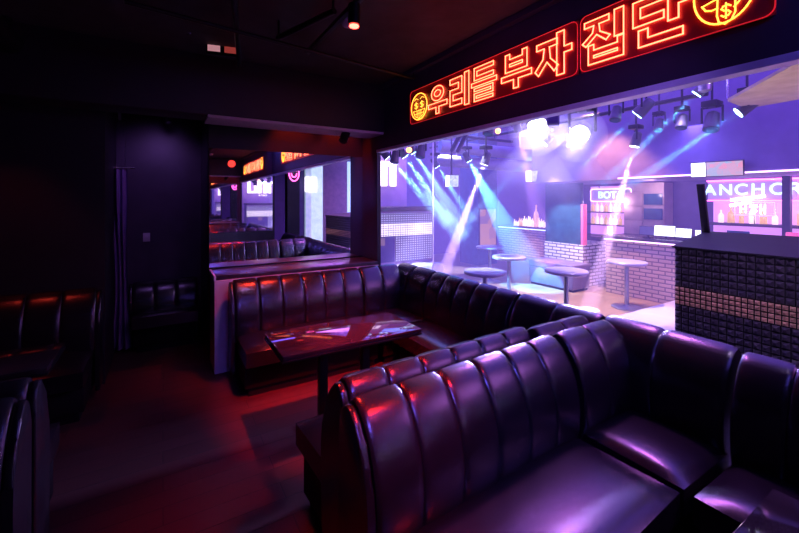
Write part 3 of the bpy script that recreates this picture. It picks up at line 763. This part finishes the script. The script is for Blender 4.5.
# ------------------------------------------------------------------ hall rigging
def pipe(p0, p1, r, label, m='blackmetal'):
    mb = MB().tube(p0, p1, r, 12)
    for k in (.15, .85):
        q = Vector(p0).lerp(Vector(p1), k); mb.tube(q, (q.x, q.y, HZ), .012, 8)
    tag(mb.build('lighting_pipe', M[m]), label, 'pipe', 'lighting pipes under the hall ceiling')
pipe((4.3, .3, 3.1), (4.3, 7.5, 3.1), .03, 'long dark lighting pipe nearest the opening')
pipe((5.9, 2.2, 3.05), (5.9, 8.2, 3.05), .03, 'long dark lighting pipe nearer the soffit')
pipe((3.0, 5.9, 2.95), (6.4, 5.9, 2.95), .03, 'cross lighting pipe above the round tables')
PM = {}
def moving_head(loc, target, label, lens='darkpanel', sc=1.0, hang=HZ):
    o = empty('moving_head_light', loc, 0, label, 'stage light', 'stage lights under the hall ceiling')
    a = (Vector(target) - Vector(loc)).normalized()
    up = .2 * sc
    MB().box(-.11 * sc, .11 * sc, -.09 * sc, .09 * sc, up, up + .08 * sc, .01).build('base', M['blackmetal'], o)
    MB().tube((0, 0, up + .08 * sc), (0, 0, hang - loc[2]), .014, 8).build('hanging_rod', M['blackmetal'], o)
    y = MB()
    hd = Vector((a.x, a.y, 0)).normalized() if abs(a.z) < .99 else Vector((1, 0, 0)); sd_ = Vector((-hd.y, hd.x, 0))
    for s in (-1, 1): y.path([sd_ * s * .05 * sc + Vector((0, 0, up)), sd_ * s * .115 * sc + Vector((0, 0, up)), sd_ * s * .115 * sc], .014 * sc, False, 8)
    y.build('yoke', M['blackmetal'], o)
    MB().tube(-a * .12 * sc, a * .02 * sc, .075 * sc, 16, .085 * sc).tube(a * .02 * sc, a * .12 * sc, .085 * sc, 16, .095 * sc).tube(-a * .15 * sc, -a * .12 * sc, .045 * sc, 16, .075 * sc).build('lamp_head', M['headgrey'], o)
    MB().tube(a * .121 * sc, a * .128 * sc, .08 * sc, 20).build('lens', M[lens], o)
    return o
CY, WH, VI = (.35, .75, 1), (.95, .85, 1), (.72, .45, 1)
BP = 2.8
shaft = bpy.data.materials.new('lit haze shaft'); shaft.use_nodes = True
nt = shaft.node_tree; nt.nodes.remove(nt.nodes['Principled BSDF'])
vs = nt.nodes.new('ShaderNodeVolumeScatter'); vs.inputs['Color'].default_value = (.95, .95, 1, 1); vs.inputs['Density'].default_value = .22; vs.inputs['Anisotropy'].default_value = .1
nt.links.new(vs.outputs['Volume'], nt.nodes['Material Output'].inputs['Volume'])
bloom = shaft.copy(); bloom.name = 'lamp halo haze'
bloom.node_tree.nodes['Volume Scatter'].inputs['Density'].default_value = .55
def haze_shaft(p, t, angle, length, label):
    a = (t - p).normalized(); h = math.tan(R(angle) / 2)
    o = MB().tube(p, p + a * length, .03, 24, .03 + h * length).build('haze_shaft', shaft, None)
    tag(o, label, 'haze', 'lit shafts of haze', 'stuff'); return o
def beam_head(px, py, d, tx, ty, td, color, power, angle, label, lens='cyanlens', sc=1.0, blend=.3, ext=1.3):
    p = at(px, py, d); t = at(tx, ty, td)
    moving_head(p, t, label, lens, sc)
    a = (t - p).normalized()
    spot('beam', p + a * .14 * sc, t, color, power * BP, angle * 1.15 + 1.5, blend, .02)
    haze_shaft(p + a * .15 * sc, t, angle, (t - p).length * ext, 'haze lit by the ' + label.split(',')[0].replace('stage light ', 'light '))
beam_head(384, 153, 5.8, 432, 205, 6.0, (.2, .6, 1), 1300, 9, 'stage light at the left end of the opening throwing cyan beam', sc=.7)
beam_head(402, 152, 6.0, 446, 216, 6.2, (.2, .55, 1), 1500, 9, 'second stage light from the dark pillar, cyan beam', sc=.7)
beam_head(411, 148, 6.2, 452, 210, 6.4, (.2, .55, 1), 1500, 8, 'third stage light from the dark pillar, cyan beam', sc=.7)
beam_head(435, 163, 7.5, 462, 205, 7.6, (.15, .55, 1), 1100, 8, 'stage light behind the thin pale post, cyan beam', sc=.7)
beam_head(486, 159, 6.6, 443, 275, 6.9, (.62, .38, 1), 4800, 5.5, 'stage light throwing a white violet shaft to the floor', 'ledwhite', .8)
beam_head(467, 157, 7.2, 515, 245, 7.4, (.1, .5, 1), 2000, 15, 'stage light with wide cyan beam over the round tables', sc=.7)
beam_head(517, 126, 6.2, 535, 205, 7.0, (.6, .22, 1), 900, 8, 'stage light with faint violet beam before the small television', 'ledviolet', .7)
beam_head(548, 140, 6.6, 488, 200, 6.8, (.1, .5, 1), 1200, 3.5, 'stage light with thin cyan beam left of the bright lamps', sc=.7)
beam_head(636, 140, 5.8, 600, 268, 6.0, (.9, .5, .95), 3500, 5, 'stage light throwing a pinkish white shaft onto the brick bar', 'ledwhite', .8)
beam_head(703, 88, 4.6, 622, 165, 5.2, (.06, .5, 1), 1600, 3.5, 'stage light with thin cyan beam beside the white lamp', sc=.7)
beam_head(747, 107, 4.6, 640, 178, 5.2, (.06, .5, 1), 1600, 4, 'stage light below the beige canvas, cyan beam', sc=.8)
beam_head(644, 108, 5.2, 600, 150, 5.6, (.06, .5, 1), 1300, 3.5, 'middle stage light with a thin cyan beam', sc=.9)
# heads with hot lenses toward the room
for px, py, d, lab in ((540, 124, 5.2, 'left bright white stage lamp glaring at the room'), (582, 132, 5.4, 'right bright white stage lamp glaring at the room')):
    p = at(px, py, d); t = Vector((1.0, 1.6, 1.2))
    moving_head(p, t, lab, 'hotlamp', 1.45)
    a = (t - p).normalized()
    spot('glare', p + a * .22, t, (.38, .3, 1), 900, 60, .9, .08)
    point('added halo lamp', p + a * .27, (.5, .42, 1), 8, .03)  # added point lamp, makes the halo inside the dense haze ball
    o = MB().sphere(p + a * .27, .36, 20).build('halo_haze', bloom); tag(o, 'haze ball added for the halo round the ' + lab.split(' glaring')[0], 'haze', 'halo haze balls', 'stuff')
    haze_shaft(p + a * .2, p + a + Vector((.0, 0, -.9)), 55, 1.1, 'haze glowing below the ' + lab.split(' glaring')[0])
for px, py, d, lab, sc in ((395, 157, 5.6, 'dark stage light hanging near the pillar end', .7), (421, 151, 5.9, 'dark stage light in front of the lit wall letters', .8), (489, 128, 5.4, 'dark dome shaped stage light under the header trim', .8),
                           (616, 114, 5.4, 'dark stage light left of the middle of the pipe', .8), (659, 125, 5.8, 'small dark stage light over the bar corner', .7), (682, 122, 4.9, 'slim dark stage light hanging above the bar screens', .7), (712, 122, 5.0, 'round dark stage light above the hung television', .95)):
    moving_head(at(px, py, d), at(px - 10, py + 60, d - .2), lab, 'darkpanel', sc)
for px, py, d, lab in ((409, 150, 5.4, 'orange ball lamp among the stage lights by the pillar'), (498, 131, 5.6, 'small glowing orange lamp under the header trim')):
    p = at(px, py, d)
    o = empty('ball_lamp', p, 0, lab, 'lamp', 'orange ball lamps')
    MB().sphere((0, 0, 0), .04).build('globe', M['orangelens'], o); MB().tube((0, 0, .03), (0, 0, HZ - p.z), .008).build('cord', M['blackmetal'], o)
wl = empty('work_lamp', at(705, 80, 4.4), 0, 'white glowing cylinder lamp below the header trim', 'lamp')
MB().lathe([(.02, -.14), (.06, -.12), (.065, -.06), (.045, -.05)], 16).build('cap', M['pole'], wl)
MB().lathe([(.045, -.05), (.048, .06), (.03, .07)], 16).build('bulb', M['ledwhite'], wl)
MB().tube((0, 0, .07), (0, 0, HZ - wl.location.z), .01).build('cord', M['blackmetal'], wl)
# square speaker, ducts, canvas, light bars
sp = empty('square_speaker', at(553, 118, 4.4), -.9, 'small square white framed speaker beside left bright lamp', 'speaker')
MB().box(-.07, .07, 0, .1, -.075, .075, .008).build('cabinet', M['duct'], sp); MB().box(-.05, .05, -.006, 0, -.055, .055).build('grille', M['hallwall'], sp)
MB().tube((0, .05, .07), (0, .05, HZ - sp.location.z), .012).build('bracket', M['blackmetal'], sp)
for p0, p1, lab in ((at(440, 146, 8.3), at(560, 158, 9.0), 'pale duct crossing under the hall ceiling on the left'), (at(436, 160, 8.6), at(540, 168, 8.8), 'thinner pale duct behind the first one')):
    mb = MB().tube(p0, p1, .13, 14)
    for k in (.2, .8):
        q = Vector(p0).lerp(Vector(p1), k); mb.tube(q, (q.x, q.y, HZ), .015, 8)
    tag(mb.build('air_duct', M['duct']), lab, 'duct', 'air ducts under the hall ceiling')
cv = empty('canvas_panel', (4.8, 1.0, 2.8), 0, 'beige slanted canvas panel under the hall ceiling at upper right', 'canvas')
q_ = [Vector((.58, .82, 0)), Vector((1.22, .85, .0)), Vector((1.1, -.6, .02)), Vector((-1.2, -.6, .02))]
up_ = Vector((0, 0, .03))
mb = MB(); mb.poly(q_).poly([p + up_ for p in q_])
for k in range(4): mb.poly([q_[k], q_[(k + 1) % 4], q_[(k + 1) % 4] + up_, q_[k] + up_])
mb.build('fabric', M['canvas'], cv, False)
for p in (q_[0], q_[1], q_[2], q_[3]): MB().tube(p + up_, (p.x, p.y, HZ - 2.8), .01).build('hanger', M['chrome'], cv)
spot('added canvas fill', (4.6, 1.4, 1.4), (5.0, .9, 2.8), (1, .7, .5), 60, 90, .6, .1)  # warm lamp added below to brighten the canvas
for k, (a, b, lab) in enumerate(((at(452, 150, 6.2), at(464, 128, 5.6), 'left tilted dark light bar under the hall ceiling'), (at(458, 151, 6.2), at(470, 127, 5.6), 'right tilted dark light bar under the hall ceiling'))):
    mb = MB().tube(a, b, .035, 8); mb.tube(b, (b.x, b.y, HZ), .012)
    tag(mb.build('light_bar', M['hallwall']), lab, 'light bar', 'tilted light bars')

# far end of the hall, seen in the mirror
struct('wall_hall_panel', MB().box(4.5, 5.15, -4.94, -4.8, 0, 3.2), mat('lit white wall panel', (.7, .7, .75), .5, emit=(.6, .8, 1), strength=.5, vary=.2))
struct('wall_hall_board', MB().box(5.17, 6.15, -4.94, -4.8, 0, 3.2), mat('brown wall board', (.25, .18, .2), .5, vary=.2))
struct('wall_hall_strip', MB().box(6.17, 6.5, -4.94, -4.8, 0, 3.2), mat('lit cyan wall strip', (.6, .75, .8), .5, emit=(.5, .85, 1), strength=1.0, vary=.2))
s3 = empty('lit_wall_sign', (4.7, -4.78, 2.0), pi, 'lit letter sign on the opposite hall end, seen only in the mirror', 'sign')
for k in range(2):
    arch(-.2 + k * .25, .2, .55, .07).build('letter', M['signwhite'], s3)
struct('wall_hall_post', MB().box(2.78, 3.1, -1.2, -.95, 0, HZ - .01), M['wallblack'])
s4 = empty('neon_sign', (2.95, -.94, 2.4), pi, 'round pink neon face on a dark post, seen only in the mirror', 'neon sign')
for nm, pts, cl in (('face_outline', [(.13 * cos(a * pi / 12), .2 * sin(a * pi / 12)) for a in range(24)], True), ('mouth', [(.07 * cos(a * pi / 8 + pi), .1 * sin(a * pi / 8 + pi)) for a in range(9)], False), ('left_eye', [(-.07, .06), (-.02, .08)], False), ('right_eye', [(.02, .08), (.07, .06)], False)):
    MB().path([(x, 0, z) for x, z in pts], .012, cl).build(nm, M['neonpink'], s4)

# haze: violet hall mist, its emission stands in for scattered ambient light
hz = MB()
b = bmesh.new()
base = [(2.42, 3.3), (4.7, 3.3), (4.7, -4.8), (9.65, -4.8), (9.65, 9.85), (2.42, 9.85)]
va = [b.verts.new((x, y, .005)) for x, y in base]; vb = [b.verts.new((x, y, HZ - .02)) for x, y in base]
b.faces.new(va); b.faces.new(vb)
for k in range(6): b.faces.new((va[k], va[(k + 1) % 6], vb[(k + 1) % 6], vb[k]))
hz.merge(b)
hm = bpy.data.materials.new('self-glowing haze'); hm.use_nodes = True
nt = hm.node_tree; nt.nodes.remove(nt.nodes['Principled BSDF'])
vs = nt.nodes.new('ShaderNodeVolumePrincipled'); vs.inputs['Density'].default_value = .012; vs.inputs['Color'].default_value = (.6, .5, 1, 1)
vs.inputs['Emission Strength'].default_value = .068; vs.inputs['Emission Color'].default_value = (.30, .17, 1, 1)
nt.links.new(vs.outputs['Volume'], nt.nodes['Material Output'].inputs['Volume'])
ho = hz.build('glowing_haze', hm, smooth=False); tag(ho, 'thin violet haze filling the dance hall, ambient light put in as glow', 'haze', None, 'stuff')

# ------------------------------------------------------------------ lights
# hall
area('hall violet wash', (5.0, 3.0, 3.6), (5.0, 3.0, 0), (.24, .11, 1), 260, 4, 7)
area('hall blue wash', (5.0, 7.5, 3.6), (5.2, 7.5, 0), (.10, .2, 1), 170, 3, 3)
area('hall magenta wash', (5.2, -1.5, 3.6), (5.6, -.5, 0), (.6, .2, 1), 190, 2.5, 3)
spot('floor white strip', (4.3, 5.0, 3.6), (4.4, 5.0, 0), (.75, .8, 1), 1500, 50, .15, .04)
spot('floor white strip', (5.3, 6.9, 3.6), (5.3, 6.9, 0), (.75, .8, 1), 1200, 45, .15, .04)
spot('floor white strip', (5.6, 3.9, 3.6), (5.6, 3.7, 0), (.75, .75, 1), 750, 40, .2, .04)
area('bar blue wash', (6.2, 2.6, 2.6), (7.0, 2.6, 1.0), (.3, .25, 1), 26, .2, 3)
spot('far bar blue wash', (7.6, 7.4, 2.2), (8.6, 7.4, .8), (.2, .25, 1), 60, 80, .5, .04)
spot('added header fill', (1.2, -.1, 1.9), (2.25, 1.9, 2.3), (.32, .16, 1), 75, 50, .8, .05)  # added lamp without a fixture, tints the header violet
spot('floor warm pool', (6.0, 4.0, 3.5), (6.3, 3.4, 0), (1, .5, .2), 700, 70, .5, .05)
spot('brick white wash', (6.0, 5.0, 2.6), (6.97, 4.9, .7), (.95, .9, 1), 350, 50, .5, .05)
spot('stage lavender wash', (4.9, 2.3, 3.5), (5.6, 2.2, 0), (.7, .5, 1), 450, 60, .4, .05)
spot('sign wall wash', (3.4, 5.6, 3.4), (3.6, 6.9, 1.9), (.85, .5, 1), 160, 80, .6, .05)
point('back bar glow', (7.8, 1.6, 1.7), (1, .45, .9), 14, .1)
point('left back bar glow', (7.85, 4.4, 1.65), (1, .6, .9), 8, .1)
point('added cabinet fill', (7.55, 3.7, 1.9), (1, .65, .85), 9, .1)  # lamp added to lighten the cabinet, no fixture there
spot('added low bar fill', (7.9, 7.3, .25), (8.6, 7.4, .3), (1, .5, .25), 25, 100, .6, .05)  # unseen low lamp added to warm the brick
spot('added partition fill', (.9, 3.0, 2.4), (1.1, 4.2, .8), (.55, .3, .9), 26, 75, .7, .05)  # unseen lamp added to lighten the partition face
point('far bar glow', (8.5, 7.5, 1.4), (1, .55, .3), 10, .1)
# lounge
spot('red spot centre', (.97, 2.12, 2.72), (1.45, 3.2, 0), (1, .02, .02), 1400, 48, 1.0, .025)
spot('red wall spot', (1.35, 4.5, 2.95), (1.35, 4.52, .9), (1, .04, .02), 60, 75, .6, .03)
spot('red wall spot', (1.95, 4.5, 2.95), (1.9, 4.5, .9), (1, .04, .02), 60, 75, .6, .03)
spot('red spot far', (1.2, 3.5, 2.95), (1.25, 3.95, .9), (1, .04, .02), 170, 52, .6, .08)
spot('red ceiling light', (1.5, .3, 3.0), (.72, 1.4, .9), (1, .02, .02), 330, 28, .7, .16)
spot('red spot near', (.72, 1.9, 2.9), (.72, 1.5, .9), (1, .03, .02), 150, 34, .6, .06)
spot('red spot left', (-1.2, 3.7, 2.9), (-1.1, 4.2, .9), (1, .05, .03), 16, 60, .6, .03)
area('violet lounge light', (1.5, -.1, 3.03), (1.4, 1.6, .7), (.16, .11, 1), 13, 1.2, .3)
spot('added violet sofa fill', (.62, -.2, 2.1), (1.6, 2.2, .7), (.18, .11, 1), 90, 62, .7, .14)  # added lamp standing in for hall light reflected by the rear mirror
point('added red fill', (1.7, 2.3, 2.75), (1, .04, .03), 1.0, .1)  # added red lamp with no fixture, reddens the ceiling near the sign
spot('magenta seat light', (3.1, 1.95, 2.7), (1.75, 1.0, .45), (.8, .22, 1), 125, 42, .6, .12)
spot('blue aisle light', (.0, 4.46, 2.6), (-.1, 5.6, 1.7), (.4, .17, .9), 18, 80, .8, .1)
spot('added booth fill', (2.5, .6, 2.2), (3.6, 1.1, .9), (.75, .55, 1), 45, 90, .6, .05)  # lamp added to bring out the studded front
w = bpy.data.worlds.new('world'); scn.world = w; w.use_nodes = True
w.node_tree.nodes['Background'].inputs['Color'].default_value = (.05, .02, .08, 1); w.node_tree.nodes['Background'].inputs['Strength'].default_value = .05

scn.view_settings.view_transform = 'Standard'
scn.view_settings.look = 'None'
scn.view_settings.exposure = 0
scn.cycles.use_denoising = True
scn.cycles.max_bounces = 10
scn.cycles.glossy_bounces = 8
scn.cycles.sample_clamp_indirect = 6
scn.cycles.caustics_reflective = False
